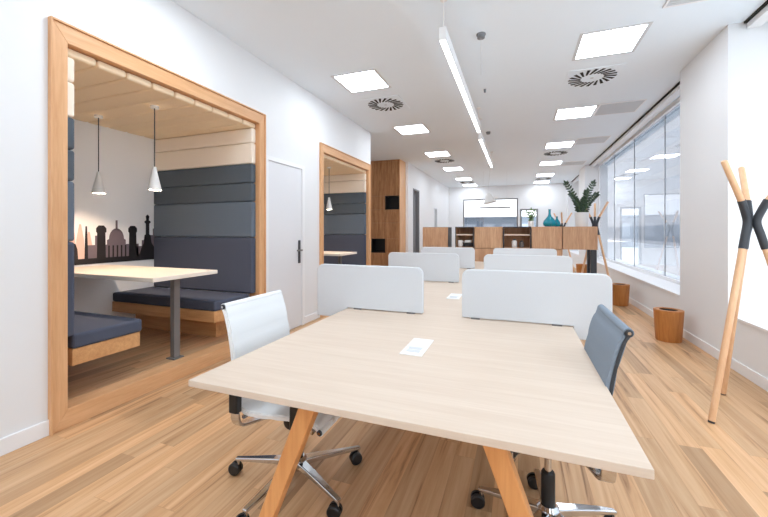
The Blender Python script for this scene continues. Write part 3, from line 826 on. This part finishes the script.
def linear(label, x, y0, y1, z0, z1):
    t = thing('linear_pendant', label, 'hanging light', (x, y0, z0), 0, 'slim white linear pendant lights')
    w = .029; L_ = y1-y0; h = z1-z0
    bm = bmesh.new()
    box(bm, -w, -w+.005, .006, L_-.006, 0, h); box(bm, w-.005, w, .006, L_-.006, 0, h); box(bm, -w+.005, w-.005, .006, L_-.006, h-.006, h)
    obj('housing', bm, 'alu', t)
    bx('end_plate', 'alu', (-w, w, 0, .006, 0, h), t); bx('end_plate', 'alu', (-w, w, L_-.006, L_, 0, h), t)
    bx('diffuser', 'strip', (-w+.005, w-.005, .006, L_-.006, .002, .012), t)
    for yy in (.06, L_-.06):
        bm = bmesh.new(); tube(bm, [(0, yy, h), (0, yy, ZC-z0-.012)], .003, 8); c = obj('cable', bm, 'alu', t, smooth=True)
        bm = bmesh.new(); lathe(bm, [(.03, ZC-z0-.014), (.03, ZC-z0)], 16, (0, yy, 0)); obj('cable_mount', bm, 'alu', c, smooth=True)
linear('slim white linear pendant light nearest the camera', -.575, 2.90, 5.84, 2.80, 2.905)
linear('slim white linear pendant light behind the nearest one', -.60, 6.28, 9.15, 2.80, 2.905)
def fitting(label, x, y, wire, r=.045):
    t = thing('ceiling_sensor', label, 'ceiling fitting', (x, y, ZC), 0, 'small dark ceiling fittings')
    bm = bmesh.new(); lathe(bm, [(r*.55, -.045), (r*.8, -.04), (r*.8, -.012), (r, -.01), (r, 0)], 20); obj('body', bm, 'greydoor', t, smooth=True)
    if wire:
        bm = bmesh.new(); tube(bm, [(0, 0, -.04), (0, 0, -.04-wire)], .0022, 6); obj('wire', bm, 'grille', t, smooth=True)
fitting('small grey ceiling fitting with a thin hanging wire, nearest the camera', -.338, 3.62, .36)
fitting('small grey ceiling fitting beside the end of the nearest linear light', -.54, 7.25, 0)
fitting('tiny ceiling fitting right of the nearest linear light', -.42, 5.05, 0, .018)
# far lamps
t = thing('shade_lamp', 'tilted white conical shade lamp hanging far beyond the storage row', 'lamp', (-.76, 11.0, 2.08))
bm = bmesh.new(); lathe(bm, [(.19, 0), (.07, .26), (.02, .30), (.015, .29), (.06, .25), (.183, .002)], 28, capb=False, capt=False)
s_ = obj('shade', bm, 'shade', t, smooth=True); s_.rotation_euler = (0, R(-14), 0)
bm = bmesh.new(); tube(bm, [(-.072, 0, .285), (-.06, 0, .45), (.0, .0, ZC-2.08-.01)], .003, 8); obj('cord', bm, 'grille', t, smooth=True)
bm = bmesh.new(); lathe(bm, [(.05, ZC-2.08-.02), (.05, ZC-2.08)], 16, (.0, 0, 0)); obj('ceiling_rose', bm, 'greydoor', t, smooth=True)
t = thing('bar_pendant', 'thin dark horizontal bar pendant hanging before the far window', 'hanging light', (-.69, 12.0, 1.98))
bx('bar', 'steel', (-.47, .47, -.02, .02, 0, .035), t, .003)
for xx in (-.36, .36):
    bm = bmesh.new(); tube(bm, [(xx, 0, .035), (xx, 0, ZC-1.98)], .002, 6); obj('cable', bm, 'grille', t, smooth=True)

# ------------------------------------------------------------------ outside
struct(bx('ground', 'pave', (-20, 40, -12, 60, -.35, -.30)))
t = thing('building', 'grey-blue building across the street, seen through the right windows', 'building', (15.0, 0, -.3))
bx('wall', 'facade', (0, 6, -10, 130, 0, 17), t)
for k in range(6): bx('window_band', 'fglass', (-.02, 0, -9.5, 129.5, 3.4+2.4*k, 4.8+2.4*k), t)
bx('shopfront', 'fdark', (-.03, 0, -9.5, 129.5, .4, 2.2), t)
t = thing('building', 'low grey building seen through the far window', 'building', (-1, 40, -.3))
bx('wall', 'fdark', (-9, 7, 0, 6, 0, 2.9), t)
bx('roof_edge', 'fdark', (-9.1, 7.1, -.1, 6.1, 2.9, 3.05), t)
for k in range(8): bx('window', 'fglass', (-8.4+1.95*k, -7.2+1.95*k, -.03, 0, 1.0, 2.3), t)

# ------------------------------------------------------------------ light
W = bpy.data.worlds.new('world'); S.world = W; W.use_nodes = True
bg = W.node_tree.nodes['Background']; bg.inputs['Color'].default_value = (.97, .985, 1.0, 1); bg.inputs['Strength'].default_value = 3.3
def area(name, loc, rot, sx, sy, power, col=(1, 1, 1)):
    l = bpy.data.lights.new(name, 'AREA'); l.shape = 'RECTANGLE'; l.size = sx; l.size_y = sy; l.energy = power; l.color = col
    o = bpy.data.objects.new(name, l); COL.objects.link(o); o.location = loc; o.rotation_euler = rot; return o
# ceiling panels continue behind the camera
for x in (-1.88, .865):
    for y in (1.92, -.41, -2.5):
        area('ceiling_panel_lamp', (x, y, ZC-.012), (0, 0, 0), .55, .55, 13.5*.3*PI, (.86, .93, 1.0))

# ------------------------------------------------------------------ camera
cd = bpy.data.cameras.new('camera'); cam = bpy.data.objects.new('camera', cd); COL.objects.link(cam)
cd.sensor_fit = 'HORIZONTAL'; cd.sensor_width = 36; cd.lens = 36*360/768.
cd.shift_y = -27.5/768; cd.clip_start = .02
cam.location = (0, 0, 1.25); cam.rotation_euler = (PI/2, 0, math.atan(134/360))
S.camera = cam
vs = S.view_settings; vs.view_transform = 'Standard'; vs.look = 'None'; vs.exposure = 0.46; vs.gamma = 1; vs.use_curve_mapping = False
try:
    S.cycles.max_bounces = 10; S.cycles.diffuse_bounces = 6; S.cycles.transparent_max_bounces = 12
    S.cycles.use_denoising = True; S.cycles.sample_clamp_indirect = 6
except Exception: pass
